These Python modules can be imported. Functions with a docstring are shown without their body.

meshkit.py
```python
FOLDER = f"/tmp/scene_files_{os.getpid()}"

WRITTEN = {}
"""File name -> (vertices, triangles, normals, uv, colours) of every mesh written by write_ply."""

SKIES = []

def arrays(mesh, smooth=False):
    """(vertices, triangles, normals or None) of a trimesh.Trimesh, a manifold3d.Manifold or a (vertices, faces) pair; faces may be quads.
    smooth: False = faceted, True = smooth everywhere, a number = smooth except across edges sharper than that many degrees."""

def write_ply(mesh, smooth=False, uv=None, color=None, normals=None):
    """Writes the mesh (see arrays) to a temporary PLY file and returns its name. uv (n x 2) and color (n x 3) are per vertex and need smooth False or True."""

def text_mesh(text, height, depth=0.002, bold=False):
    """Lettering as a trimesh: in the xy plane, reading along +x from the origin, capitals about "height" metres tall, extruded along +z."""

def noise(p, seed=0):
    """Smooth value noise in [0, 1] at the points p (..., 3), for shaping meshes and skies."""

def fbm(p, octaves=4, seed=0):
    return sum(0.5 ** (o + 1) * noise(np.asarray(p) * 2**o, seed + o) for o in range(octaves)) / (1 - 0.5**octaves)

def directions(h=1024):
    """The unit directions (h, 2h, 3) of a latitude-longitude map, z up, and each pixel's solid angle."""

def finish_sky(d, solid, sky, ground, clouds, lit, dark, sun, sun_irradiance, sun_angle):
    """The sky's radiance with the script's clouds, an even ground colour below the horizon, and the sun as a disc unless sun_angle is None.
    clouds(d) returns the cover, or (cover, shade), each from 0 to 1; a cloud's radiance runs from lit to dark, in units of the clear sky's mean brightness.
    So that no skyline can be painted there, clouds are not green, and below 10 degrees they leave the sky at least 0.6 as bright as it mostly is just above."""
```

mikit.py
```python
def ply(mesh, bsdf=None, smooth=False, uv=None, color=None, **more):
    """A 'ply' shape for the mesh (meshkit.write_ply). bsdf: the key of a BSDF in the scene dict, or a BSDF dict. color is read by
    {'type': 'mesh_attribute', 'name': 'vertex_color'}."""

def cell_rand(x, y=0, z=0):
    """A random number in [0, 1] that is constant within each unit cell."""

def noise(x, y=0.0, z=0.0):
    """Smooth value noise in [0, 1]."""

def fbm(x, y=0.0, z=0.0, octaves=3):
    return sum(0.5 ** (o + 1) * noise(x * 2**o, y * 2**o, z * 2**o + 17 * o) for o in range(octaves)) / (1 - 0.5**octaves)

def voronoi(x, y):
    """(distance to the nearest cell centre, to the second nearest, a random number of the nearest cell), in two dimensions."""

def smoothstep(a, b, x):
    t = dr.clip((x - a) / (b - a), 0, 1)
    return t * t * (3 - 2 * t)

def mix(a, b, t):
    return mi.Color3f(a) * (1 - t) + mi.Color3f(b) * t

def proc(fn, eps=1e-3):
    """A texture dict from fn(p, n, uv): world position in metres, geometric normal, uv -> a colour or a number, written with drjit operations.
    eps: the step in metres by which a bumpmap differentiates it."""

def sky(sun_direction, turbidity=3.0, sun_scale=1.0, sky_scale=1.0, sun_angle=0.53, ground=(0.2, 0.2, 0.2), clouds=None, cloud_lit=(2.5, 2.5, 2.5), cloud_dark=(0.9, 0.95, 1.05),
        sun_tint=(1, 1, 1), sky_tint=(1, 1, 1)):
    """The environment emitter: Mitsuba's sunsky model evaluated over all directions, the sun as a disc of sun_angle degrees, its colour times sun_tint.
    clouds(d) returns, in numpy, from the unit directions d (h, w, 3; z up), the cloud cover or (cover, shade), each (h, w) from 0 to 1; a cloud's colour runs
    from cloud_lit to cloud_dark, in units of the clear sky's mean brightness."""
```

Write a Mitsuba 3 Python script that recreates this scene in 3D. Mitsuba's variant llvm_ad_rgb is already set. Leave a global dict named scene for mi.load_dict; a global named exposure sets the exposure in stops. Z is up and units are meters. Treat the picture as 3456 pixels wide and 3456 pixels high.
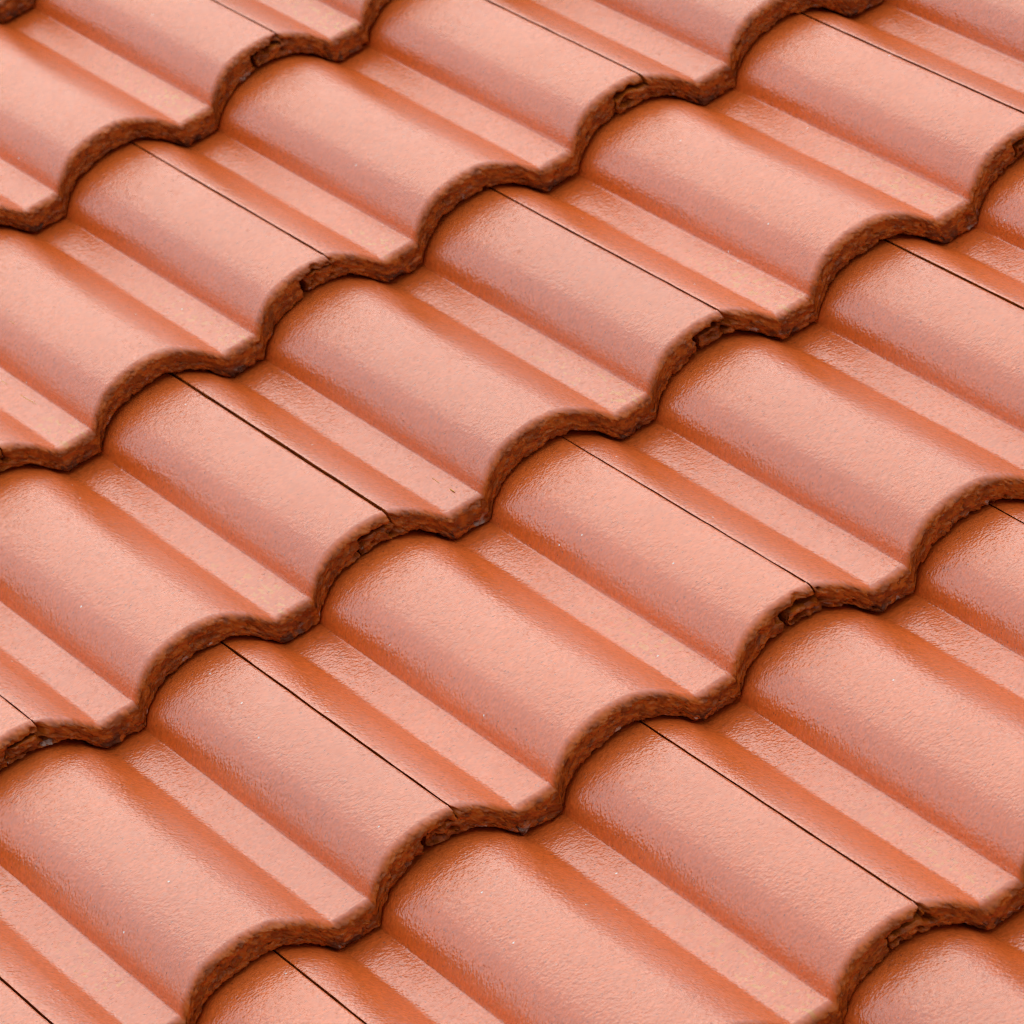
import math
import numpy as np
import drjit as dr
import mitsuba as mi
import mikit
import meshkit
from mikit import proc, noise, fbm, voronoi, smoothstep, mix

T = mi.ScalarTransform4f
scene, labels = {}, {}

# ------------------------------------------------------------------ camera, sky, exposure
PITCH = 0.150                     # one roll of a tile, metres
GAUGE, STEP = 0.3281, 0.0241      # distance between courses, rise of one course over the next
SLOPE = math.radians(22.0)        # roof pitch
cs, sn = math.cos(SLOPE), math.sin(SLOPE)
TO_WORLD = np.array([[1, 0, 0], [0, cs, -sn], [0, sn, cs]])    # roof axes (across, up the slope, normal) -> world
LIFT = np.array([0, 0, 6.0])


def world(p):
    return np.asarray(p) @ TO_WORLD.T + LIFT


CAM = np.array([[0.81161925, -0.5263956, -0.25334138], [-0.48897911, -0.37485501, -0.78764405], [0.31964608, 0.76314572, -0.561636]])
EYE = np.array([-1.37189496, -4.12596777, 2.25302533])
FOCAL = 19118.15 / 3456 * 2       # in half widths of the picture
eye, ahead, up = world(EYE), TO_WORLD @ CAM[2], TO_WORLD @ -CAM[1]
scene['camera'] = {
    'type': 'thinlens', 'fov': math.degrees(2 * math.atan(1 / FOCAL)), 'fov_axis': 'x', 'near_clip': 0.1, 'far_clip': 500.0,
    'aperture_radius': 0.005, 'focus_distance': 3.85,
    'to_world': T().look_at(origin=eye.tolist(), target=(eye + ahead).tolist(), up=up.tolist())}


SUN = np.array([0.30, 0.62, 0.74]) / np.linalg.norm([0.30, 0.62, 0.74])


def overcast(d):
    """A closed cloud sheet: brightest round the veiled sun, darker towards the horizon, a little mottled."""
    glow = np.clip((d @ SUN + 0.35) / 1.35, 0, 1) ** 1.1
    zenith = np.clip(d[..., 2], 0, 1)
    mottle = meshkit.fbm(d * np.array([2.2, 2.2, 4.0]), 3, seed=5) - 0.5
    return 1.0, 1 - np.clip(0.02 + 0.70 * glow + 0.46 * zenith + 0.25 * mottle, 0, 1)


scene['sky'] = mikit.sky(SUN.tolist(), turbidity=3, sun_scale=0.07, sun_angle=46, clouds=overcast,
                         cloud_lit=(3.05, 3.10, 3.42), cloud_dark=(0.95, 0.93, 0.92), ground=(0.12, 0.11, 0.10))
exposure = 2.20

# ------------------------------------------------------------------ the profile of a roof tile
# height of a tile's top over one roll (mm), the joint at 0; rolls repeat every 1
from scipy.interpolate import PchipInterpolator
from scipy.ndimage import gaussian_filter1d
CREASE = -.507                    # the sharp foot of the roll; the pan lies to its left
ROLL = np.array([(-.507, -29.6), (-.497, -25.4), (-.485, -22.0), (-.463, -17.4), (-.432, -12.7), (-.39, -7.5), (-.35, -4.0), (-.31, -1.8), (-.25, .4), (-.19, 1.7), (-.13, 2.2), (-.06, 1.6), (0, 0),
                 (.05, -2.7), (.09, -5.8), (.15, -11.5), (.19, -16), (.22, -20.8), (.26, -26.2), (.287, -29.2), (.305, -30)])
_x = np.linspace(-0.69, 0.31, 2001)[:-1]
_h = np.where(_x < CREASE, -30 + 0.4 * (_x + .69) / (.69 + CREASE), PchipInterpolator(ROLL[:, 0], ROLL[:, 1])(np.clip(_x, CREASE, .305)))
_soft = gaussian_filter1d(_h, 10, mode='wrap')
_h = np.where(abs(_x - CREASE) < .02, gaussian_filter1d(_h, 2, mode='wrap'), _soft)
_h -= np.interp(0.0, _x, _h)


def height(u):
    return np.interp((np.asarray(u) + 0.69) % 1.0 - 0.69, _x, _h, period=1.0) * 0.001


_arc = np.concatenate([[0], np.cumsum(np.hypot(PITCH / 2000, np.diff(np.append(_h, _h[0])) * 0.001))])
ARC = _arc[-1]                   # length of the profile over one roll
_arc0 = np.interp(0.69, np.arange(2001) / 2000, _arc)


def arc(u):
    """Length along the profile from the joint, so that grain is not stretched on the steep flanks."""
    t = np.asarray(u) + 0.69
    return np.floor(t) * ARC + np.interp(t - np.floor(t), np.arange(2001) / 2000, _arc) - _arc0


CELL = 0.45                      # each tile has its own stretch of the texture plane
PAN0, PAN1 = [float(arc(x) / ARC % 1) for x in (.30, .493)]      # where the flat pan lies along the profile

# ------------------------------------------------------------------ materials
THICK = 0.0230


def tile_colour(p, n, uv):
    u, v = uv.x, uv.y
    big = fbm(u * 9, v * 9, 3.0, octaves=3)
    grain = fbm(u * 420, v * 700, 1.0, octaves=2)
    c = mix((0.54, 0.103, 0.013), (0.60, 0.124, 0.019), big)
    c = c * (0.80 + 0.40 * grain) * (0.955 + 0.09 * mikit.cell_rand(dr.floor((u + 0.06) / CELL), 3.0))
    # yellowish lichen bloom on the pans towards the front edge
    a = u - dr.floor((u + 0.06) / CELL) * CELL
    ph = a / ARC - dr.floor(a / ARC)
    pan = smoothstep(PAN0, PAN0 + 0.04, ph) * (1 - smoothstep(PAN1 - 0.05, PAN1, ph)) * (1 - smoothstep(0.01, 0.20, v))
    lichen = smoothstep(0.64, 0.71, fbm(u * 420 + 3, v * 210, 7.0, octaves=2)) * smoothstep(0.45, 0.6, noise(u * 14, v * 9, 2.0))
    c = mix(c, (0.56, 0.24, 0.02), pan * lichen * 0.7)
    # tiny dark pits and rare pale specks in the coating
    d, _, which = voronoi(u * 210, v * 210)
    pit = (1 - smoothstep(0.10, 0.22, d)) * dr.select(which > 0.90, 1.0, 0.0)
    c = mix(c, (0.10, 0.035, 0.02), pit * 0.45)
    d2, _, w2 = voronoi(u * 60 + 7, v * 60)
    pale = (1 - smoothstep(0.03, 0.06, d2)) * dr.select(w2 > 0.985, 1.0, 0.0)
    c = mix(c, (0.62, 0.60, 0.52), pale)
    # front edge: thinner paint over raw concrete, dirt in the hollows, lime bloom at the lower lip
    front = smoothstep(0.0003, -0.0036, v)
    lump = fbm(u * 160, v * 260, 9.0, octaves=3)
    raw = mix((0.28, 0.058, 0.003), (0.46, 0.105, 0.007), smoothstep(0.3, 0.7, lump))
    dirt = smoothstep(0.60, 0.74, fbm(u * 260 + 31, v * 330, 4.0, octaves=3))
    raw = mix(raw, (0.16, 0.036, 0.006), dirt * 0.6)
    ph0 = (u - dr.floor((u + 0.06) / CELL) * CELL) / ARC
    ph0 = ph0 - dr.floor(ph0)
    drip = smoothstep(PAN0 - 0.14, PAN0 - 0.04, ph0) * (1 - smoothstep(PAN0 + 0.04, PAN1, ph0)) * smoothstep(-0.010, -0.019, v) * smoothstep(0.38, 0.55, fbm(u * 200, v * 200, 12.0, octaves=2))
    raw = mix(raw, (0.05, 0.022, 0.012), drip * 0.8)
    bloom = smoothstep(0.73, 0.83, fbm(u * 110 + 11, v * 150, 2.0, octaves=3)) * smoothstep(-0.011, -0.021, v)
    raw = mix(raw, (0.46, 0.40, 0.34), bloom * 0.6)
    return mix(c, raw, front)


def tile_roughness(p, n, uv):
    return 0.24 + 0.08 * fbm(uv.x * 30, uv.y * 30, 6.0, octaves=2)


def tile_relief(p, n, uv):
    """Height in metres: ripples drawn across the tile by the mould, fine sand, pits."""
    u, v = uv.x, uv.y
    w = 0.0030 * (fbm(u * 60, v * 60, 8.0, octaves=2) - 0.5)
    ripple = fbm(u * 400, (v + w) * 620, 2.0, octaves=2)
    sand = noise(u * 820, v * 820, 5.0)
    front = smoothstep(0.0003, -0.0036, v)
    return (ripple * 0.00034 + sand * 0.00022) * (1 - 0.3 * front) + front * 0.0016 * fbm(u * 330, v * 520, 3.0, octaves=3)


def bare(p, n, uv):
    """How far the glossy coat gives way to the bare cut face."""
    return smoothstep(0.0004, -0.0022, uv.y)


scene['mat_tile'] = {'type': 'bumpmap', 'arbitrary': proc(tile_relief, eps=4e-4), 'scale': 1.0, 'bsdf': {'type': 'twosided', 'bsdf': {
    'type': 'blendbsdf', 'weight': proc(bare),
    'coat': {'type': 'principled', 'base_color': proc(tile_colour), 'roughness': proc(tile_roughness), 'eta': 2.08},
    'face': {'type': 'principled', 'base_color': proc(tile_colour), 'roughness': 0.42, 'specular': 0.3}}}}
scene['mat_straw'] = {'type': 'twosided', 'bsdf': {'type': 'principled', 'base_color': proc(lambda p, n, uv: mix((0.62, 0.32, 0.06), (0.75, 0.45, 0.12), fbm(p.x * 300, p.y * 300, p.z * 300))), 'roughness': 0.6}}
scene['mat_deck'] = {'type': 'twosided', 'bsdf': {'type': 'diffuse', 'reflectance': {'type': 'rgb', 'value': [0.05, 0.042, 0.035]}}}

# ------------------------------------------------------------------ the roof tile
TONGUE, BODY_END = -0.176, 1.802       # under-lap at the left edge, end of the full thickness at the right edge, in rolls
LIP_LOW, TONGUE_TOP = 0.0072, 0.0096   # depth of the lip's underside and of the tongue's upper side
B0 = 0.0040                            # where the top starts to round over into the front edge
LENGTH = GAUGE + 0.070
HALF_GAP = 0.0008 / PITCH


def fbm2(a, b, seed, octaves=3):
    p = np.stack([a, b, np.full_like(a, seed * 7.31)], -1)
    return meshkit.fbm(p, octaves, seed=seed) - 0.5


def grid_faces(na, nb, keep=None):
    i, j = np.meshgrid(np.arange(na - 1), np.arange(nb - 1), indexing='ij')
    q = np.stack([i * nb + j, i * nb + j + 1, (i + 1) * nb + j + 1, (i + 1) * nb + j], -1)
    q = q.reshape(-1, 4) if keep is None else q[keep]
    return np.vstack([q[:, [0, 1, 2]], q[:, [0, 2, 3]]])


def make_tile(seed, fine=True, gaps=(1.0, 1.0)):
    """One double-roll tile in its own axes (metres): x from its left joint, y up the slope from its front edge, z from the joint line."""
    rng = np.random.default_rng(900 + seed)
    tongue, lip_low, tongue_top = TONGUE + rng.uniform(-.03, .02), LIP_LOW + rng.uniform(-.0010, .0012), TONGUE_TOP + rng.uniform(-.0006, .0016)
    ox = (seed % 60) * CELL
    du, dw = (0.00085, 0.0010) if fine else (0.004, 0.003)
    left, right = HALF_GAP * gaps[0], 2 - HALF_GAP * gaps[1]

    def span(a, b, step):
        return np.linspace(a, b, max(2, int(round((b - a) * PITCH / step)) + 1))

    us = np.unique(np.concatenate([span(tongue, left, du), span(left, BODY_END, du), span(BODY_END, right, du)]).round(9))
    ws = np.unique(np.concatenate([[0, .0004, .0010, .0018, .0027, .0037, .0047], np.linspace(.0057, lip_low, max(2, int(.002 / dw) + 1)), [lip_low, tongue_top],
                                   np.linspace(tongue_top, THICK, max(3, int((THICK - tongue_top) / dw)))]).round(9))
    U, W = np.meshgrid(us, ws, indexing='ij')
    uc, wc = (us[1:] + us[:-1]) / 2, (ws[1:] + ws[:-1]) / 2
    UC, WC = np.meshgrid(uc, wc, indexing='ij')
    keep = ~((UC < left) & (WC < tongue_top)) & ~((UC > BODY_END) & (WC > lip_low))

    # distance to the outline of the front face (its upper edge apart), for the worn arris
    def box_dist(x0, x1, y0, y1):
        dx = np.maximum(np.maximum(x0 - U, U - x1), 0) * PITCH
        dy = np.maximum(np.maximum(y0 - W, W - y1), 0)
        return np.hypot(dx, dy)
    dist = np.minimum.reduce([THICK - W, (U - tongue) * PITCH, (right - U) * PITCH,
                              box_dist(-9, left, -9, tongue_top), box_dist(BODY_END, 9, lip_low, 9)])
    dist = np.maximum(dist, 0)
    A = U * PITCH
    n1 = fbm2(A / 0.0065, W / 0.0038, seed + 11, 4)
    n2 = fbm2(A / 0.0200, W / 0.0120, seed + 12, 2)
    n3 = fbm2(A / 0.0026, W / 0.0018, seed + 13, 2)
    fade = np.clip((W - 0.0001) / 0.0022, 0, 1)
    fade = fade * fade * (3 - 2 * fade)
    # outline of the front: rounded shoulder, then a nearly upright face that draws back a little at the bottom
    t = np.clip(W / 0.0050, 0, 1)
    Y = B0 - 0.0080 * (1 - (1 - t) ** 2.2) + 0.0010 * np.clip((W - 0.010) / 0.013, 0, 1) ** 2
    Y += fade * (0.0036 * n1 + 0.0020 * n2 + 0.0040 * n3)
    bevel = 0.0013 * (1 + 1.2 * n2)
    Y += np.where(dist < bevel, (1 - np.sqrt(np.clip(1 - (1 - dist / bevel) ** 2, 0, 1))) * bevel, 0)
    # a few crumbs broken out of the lower lip and pits in the face
    for _ in range(14 if fine else 0):
        cu, cw, rad = rng.uniform(tongue, right), rng.choice([rng.uniform(.006, .020), rng.uniform(.019, .0235)]), rng.uniform(.0012, .0034)
        d = np.hypot((U - cu) * PITCH / 1.5, W - cw) / rad
        Y += fade * 0.0032 * np.clip(1 - d, 0, 1) ** 0.7
    for _ in range(16 if fine else 0):
        cu, cw, rad = rng.choice([rng.uniform(tongue, tongue + .09), rng.uniform(-.03, .03), rng.uniform(1.78, 2.0)]), rng.uniform(.003, .021), rng.uniform(.0016, .0045)
        d = np.hypot((U - cu) * PITCH / 1.3, W - cw) / rad
        Y += fade * 0.0060 * np.clip(1 - d, 0, 1) ** 0.8
    # ragged outline (seen edge-on): every edge but the upper one wanders
    wander = np.clip((W - 0.004) / 0.004, 0, 1)
    DW = wander * (0.0034 * fbm2(A / 0.017, W / 0.03, seed + 27, 2) + 0.0030 * fbm2(A / 0.0060, W / 0.02, seed + 21, 3) + 0.0018 * fbm2(A / 0.0022, W / 0.004, seed + 22, 2))
    sag = np.clip((W - 0.012) / (THICK - 0.012), 0, 1)
    open_ = 0.0030 * np.clip(meshkit.fbm(np.stack([A[:, 0] / 0.05, A[:, 0] * 0, A[:, 0] * 0 + seed], -1), 2, seed=seed + 5) - 0.42, 0, 1)
    open_ += 0.0013 + 0.0016 * np.exp(-(((us + 0.5) % 1.0 - 0.62) / 0.10) ** 2)
    DW += -sag * (open_[:, None] + np.where(n1 + n2 > 0.16, 0.0012, 0.0))
    DU = wander * 0.0045 * fbm2(A / 0.004, W / 0.0035, seed + 23, 2)
    edge_wave = lambda b, k: 0.00060 * (meshkit.fbm(np.stack([np.asarray(b) / 0.025, np.full(np.shape(b), seed + .5), np.full(np.shape(b), k * 3.3)], -1), 3, seed=seed) - 0.5) * 2

    def place(a, y, w, hu):
        """Depth w below the tile's top at the across position a."""
        return np.stack([a, y, height(hu) - w - STEP * y / GAUGE], -1)

    V, F, UV = [], [], []
    count = 0

    def add(v, f, uv):
        nonlocal count
        V.append(v); F.append(f + count); UV.append(uv); count += len(v)

    # the front face; its upper row is shared with the top
    FR = place(A + DU, Y, np.clip(W + DW, 0, None), U + DU / PITCH)
    # the top
    ut = us[(us >= left - 1e-9)]
    sel = np.nonzero(us >= left - 1e-9)[0]
    bs = np.concatenate([[B0, .0065, .009, .012], np.arange(.018, GAUGE - .03, .010), np.arange(GAUGE - .03, GAUGE + .006, .006), [GAUGE + .02, LENGTH]]) if fine else np.linspace(B0, LENGTH, 9)
    top_step = 2 if fine else 1
    # top columns use every vertex of the front's upper row in the first strip, then every third
    cols = np.unique(np.concatenate([np.arange(0, len(ut), top_step), [1, 2, len(ut) - 3, len(ut) - 2, len(ut) - 1]]))
    nu, nw = U.shape
    uvF = np.stack([arc(U) + ox, -W], -1)
    add(FR.reshape(-1, 3), grid_faces(nu, nw, keep), uvF.reshape(-1, 2))
    # soft sag and waviness of the top
    ug, bg = np.meshgrid(ut, bs, indexing='ij')
    soft = np.minimum(np.minimum(ug - left, right - ug) * PITCH, 0.0016) / 0.0016
    drop = 0.0007 * (1 - soft) ** 2
    wav = 0.0006 * fbm2(ug * PITCH / 0.06, bg / 0.09, seed + 31, 2) * np.clip((bg - B0) / 0.01, 0, 1)
    shift = np.zeros_like(ug)
    shift[0] = edge_wave(bs, 1) * np.clip((bs - B0) / 0.004, 0, 1)
    shift[-1] = edge_wave(bs, 2) * np.clip((bs - B0) / 0.004, 0, 1)
    TP = place(ug * PITCH + shift, bg, drop + wav, ug)
    base = count
    # first strip: full resolution row 0 (own copies of the front's upper row) to row 1
    fullrow = [FR[sel, 0], TP[:, 1]]
    strip = np.stack(fullrow, 1)
    uvs = np.stack([np.stack([arc(ut) + ox, ut * 0], -1), np.stack([arc(ut) + ox, ut * 0 + bs[1] - B0], -1)], 1)
    add(strip.reshape(-1, 3), grid_faces(len(ut), 2)[:, ::-1], uvs.reshape(-1, 2))
    # second strip onwards on fewer columns
    sub = TP[cols][:, 1:]
    uvt = np.stack([arc(ug[cols][:, 1:]) + ox, bg[cols][:, 1:] - B0], -1)
    nb = sub.shape[1]
    add(sub.reshape(-1, 3), grid_faces(len(cols), nb)[:, ::-1], uvt.reshape(-1, 2))

    # smooth normals of front and top, worked out together by position
    v0, f0 = np.vstack(V), np.vstack(F)
    key = np.unique((v0 * 1e6).round().astype(np.int64), axis=0, return_inverse=True)[1].ravel()
    fn = np.cross(v0[f0[:, 1]] - v0[f0[:, 0]], v0[f0[:, 2]] - v0[f0[:, 0]])
    acc = np.zeros((key.max() + 1, 3))
    for k in range(3):
        np.add.at(acc, key[f0[:, k]], fn)
    nrm = acc[key]

    # side walls, underside: the outline of the front drawn back up the slope
    def wall(idx_u, idx_w, flip, deep):
        """Front vertices along a line, drawn back to each depth in deep."""
        line = FR[idx_u, idx_w]
        uu, ww = U[idx_u, idx_w], W[idx_u, idx_w]
        rows = [line]
        for b in deep:
            dwf = DW[idx_u, idx_w] * (0.5 if b < 0.02 else 0.15)
            q = place(uu * PITCH, np.full(len(uu), b), np.clip(ww + dwf, 0, None), uu)
            rows.append(q)
        g = np.stack(rows, 1)
        f = grid_faces(g.shape[0], g.shape[1])
        f = f[:, ::-1] if flip else f
        uvw = np.stack([np.broadcast_to((arc(uu) + ox)[:, None], g.shape[:2]), np.broadcast_to(-0.012 - np.arange(g.shape[1])[None] * 0.004, g.shape[:2])], -1)
        v = g.reshape(-1, 3)
        add(v, f, uvw.reshape(-1, 2))
        fn = np.cross(v[f[:, 1]] - v[f[:, 0]], v[f[:, 2]] - v[f[:, 0]])
        n = np.zeros_like(v)
        for k in range(3):
            np.add.at(n, f[:, k], fn)
        return n

    iL, iE = int(np.argmin(abs(us - left))), int(np.argmin(abs(us - BODY_END)))
    jT, jP, jB = int(np.argmin(abs(ws - tongue_top))), int(np.argmin(abs(ws - lip_low))), len(ws) - 1
    deep = [0.010, 0.03, 0.12, LENGTH]
    seqs = [(np.arange(0, iE + 1), jB, False), (np.arange(0, iL + 1), jT, True), (np.arange(iE, nu), jP, False),
            (0, np.arange(jT, jB + 1), False), (iE, np.arange(jP, jB + 1), True)]
    normals = [nrm]
    for iu, iw, flip in seqs:
        iu, iw = np.broadcast_arrays(iu, iw)
        normals.append(wall(iu, iw, flip, deep))

    # the two visible joint faces follow the wavering edges of the top
    for col, k, lo, flip in ((0, iL, jT, False), (len(ut) - 1, nu - 1, jP, True)):
        wv = ws[:lo + 1]
        rows = [FR[k, :lo + 1]]
        for m, b in enumerate(bs[1:], 1):
            q = place(np.full(len(wv), ut[col] * PITCH), np.full(len(wv), b), wv, np.full(len(wv), ut[col]))
            q[:, 0] += shift[col, m]
            q[0] = TP[col, m]
            rows.append(q)
        g = np.stack(rows, 1)
        f = grid_faces(g.shape[0], g.shape[1])
        f = f[:, ::-1] if flip else f
        v = g.reshape(-1, 3)
        uvw = np.stack([np.broadcast_to((np.concatenate([[0], bs[1:]]) + ox)[None], g.shape[:2]), np.broadcast_to(-0.008 - wv[:, None], g.shape[:2])], -1)
        add(v, f, uvw.reshape(-1, 2))
        fn = np.cross(v[f[:, 1]] - v[f[:, 0]], v[f[:, 2]] - v[f[:, 0]])
        n = np.zeros_like(v)
        for kk in range(3):
            np.add.at(n, f[:, kk], fn)
        normals.append(n)

    v, f, uv, n = np.vstack(V), np.vstack(F), np.vstack(UV), np.vstack(normals)
    used = np.unique(f)
    remap = np.full(len(v), -1)
    remap[used] = np.arange(len(used))
    n = n[used]
    n /= np.maximum(np.linalg.norm(n, axis=1, keepdims=True), 1e-12)
    return v[used], remap[f], uv[used], n


def in_frame(points, margin):
    c = (np.asarray(points) - EYE) @ CAM.T
    q = c[:, :2] / c[:, 2:] * FOCAL
    return np.any(np.all(np.abs(q) < margin, axis=1))


# ------------------------------------------------------------------ the roof: staggered courses of tiles
labels['building'] = {'label': 'building seen only as its sloping roof of glossy orange tiles in staggered courses', 'category': 'building'}
# small offsets (mm, across and up the slope) of the joints that can be read off the photograph; the others get a chance offset
READ = {(2, 0): (-.18, 1.8), (2, 2): (0, -2.5), (3, 1): (.06, .1), (3, -1): (.7, -1.7), (4, 0): (-.4, -.6), (4, -2): (0, .4), (5, -1): (0, -.3), (1, 1): (-.4, -1.1), (3, -3): (0, -2.3), (3, 3): (.3, 0)}
GAPS = {(2, 0): .55, (2, 2): .95, (3, 1): 1.45, (3, 3): 1.5, (3, -1): 1.15, (4, 0): 1.05, (4, -2): 1.0, (5, -1): 1.1, (4, 2): 1.0}


def joint_gap(row, j):
    return GAPS.get((row, j), 0.7 + 0.6 * np.random.default_rng(7000 + 100 * row + j).random())


rng = np.random.default_rng(42)
serial, triangles = 0, 0
for row in range(-1, 8):
    for j in range(-10, 10):
        if (j + row) % 2:
            continue
        a0 = j * PITCH
        corner = [(a0 + x, -row * GAUGE + y, z) for x in np.linspace(0, .3, 7) for y in np.linspace(0, GAUGE, 7) for z in (-.05, 0)]
        jit = rng.normal(size=6)
        if not in_frame(corner, 1.5):
            continue
        fine = in_frame(corner, 1.03)
        dx, dy = READ.get((row, j), (0.25 * jit[0], 0.9 * jit[1]))
        v, f, uv, n = make_tile(serial, fine, (joint_gap(row, j), joint_gap(row, j + 2)))
        rz, rx, ry = 0.0006 * jit[2], 0.0009 * abs(jit[3]), 0.0009 * jit[4]
        v = v + np.stack([-rz * v[:, 1], rz * v[:, 0], rx * (v[:, 1] - GAUGE) * 0 + ry * (v[:, 0] - .15)], -1)
        v = v + np.array([a0 + dx * 0.001, -row * GAUGE + dy * 0.001, 0.0002 * jit[5]])
        v, n = world(v), n @ TO_WORLD.T
        path = meshkit.write_ply((v, f), smooth=False, uv=uv, normals=n)
        key = 'building__roof__tile' + (f'_{serial:03d}' if serial else '')
        scene[key] = {'type': 'ply', 'filename': path, 'face_normals': False, 'bsdf': {'type': 'ref', 'id': 'mat_tile'}}
        serial += 1
        triangles += len(f)
print('tiles', serial, 'triangles', triangles)

# boards under the tiles
q = world([(-2.2, -3.2, -.10), (2.2, -3.2, -.10), (2.2, 1.4, -.10), (-2.2, 1.4, -.10), (-2.2, -3.2, -.12), (2.2, -3.2, -.12), (2.2, 1.4, -.12), (-2.2, 1.4, -.12)])
scene['building__roof__deck'] = mikit.ply((q, [[0, 1, 2, 3], [7, 6, 5, 4], [0, 4, 5, 1], [1, 5, 6, 2], [2, 6, 7, 3], [3, 7, 4, 0]]), 'mat_deck')

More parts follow.
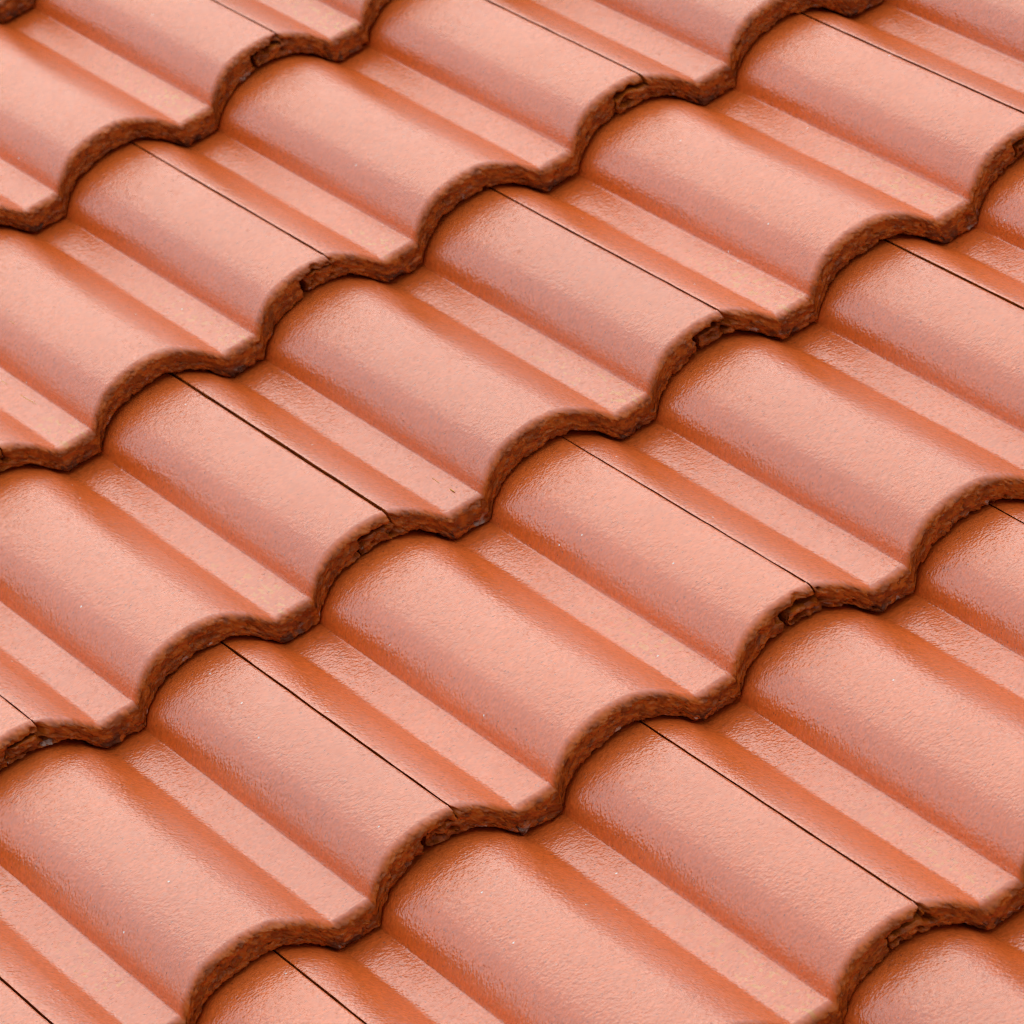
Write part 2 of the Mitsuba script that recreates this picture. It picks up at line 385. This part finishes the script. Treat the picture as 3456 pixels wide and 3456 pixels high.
# dry plant bits lying on the tiles
def fibre(points, radius):
    """A thin tapering stalk through the points (roof axes), six-sided, its ends closed."""
    p = np.asarray(points, float)
    k = np.linspace(0, len(p) - 1, 9)
    p = np.stack([np.interp(k, np.arange(len(p)), p[:, i]) for i in range(3)], 1)
    p[1:-1] = (p[:-2] + 2 * p[1:-1] + p[2:]) / 4
    p[:, 2] += radius * 1.3
    d = np.gradient(p, axis=0)
    d /= np.linalg.norm(d, axis=1, keepdims=True)
    a = np.cross(d, [0, 0, 1.0])
    a /= np.linalg.norm(a, axis=1, keepdims=True)
    b = np.cross(a, d)
    r = radius * 0.75 * np.array([.55, .85, 1, 1, 1, 1, .95, .75, .4])
    ang = np.arange(6) * math.pi / 3
    v = p[:, None] + r[:, None, None] * (np.cos(ang)[None, :, None] * a[:, None] + np.sin(ang)[None, :, None] * b[:, None])
    i, j = np.meshgrid(np.arange(8), np.arange(6), indexing='ij')
    q = np.stack([i * 6 + j, i * 6 + (j + 1) % 6, (i + 1) * 6 + (j + 1) % 6, (i + 1) * 6 + j], -1).reshape(-1, 4)
    f = np.vstack([q[:, [0, 1, 2]], q[:, [0, 2, 3]], [[0, 2, 1], [0, 3, 2], [0, 4, 3], [0, 5, 4]], [[48, 49, 50], [48, 50, 51], [48, 51, 52], [48, 52, 53]]])
    return world(v.reshape(-1, 3)), f


for key, pts, rad, label, cat in [
    ('dry_needle', [(-.2374, -.5532, -.0374), (-.2368, -.5671, -.0364), (-.2358, -.5792, -.0355)], .00042, 'longest of the dry brown needles, lying in the tile channel near the left edge', 'needle'),
    ('dry_needle_001', [(-.2363, -.5173, -.0400), (-.2362, -.5276, -.0393)], .00038, 'short dry needle at the left edge, up the channel from the longest one', 'needle'),
    ('straw_fibre', [(-.0861, -.9320, -.0336), (-.0868, -.9450, -.0327)], .00028, 'very thin pale straw fibre in the channel left of centre, above a thicker stub', 'straw'),
    ('straw_stub', [(-.0863, -.9587, -.0317), (-.0863, -.9662, -.0311)], .00060, 'short thick straw stub in the channel left of centre, just behind the tile edge', 'straw'),
    ('straw_curl', [(-.2028, -.4837, -.0176), (-.2016, -.4892, -.0167), (-.2027, -.4991, -.0165)], .00050, 'small curled yellow straw bit on the side of a roll near the left edge', 'straw'),
]:
    scene[key] = mikit.ply(fibre(pts, rad), 'mat_straw', smooth=40)
    labels[key] = {'label': label, 'category': cat}
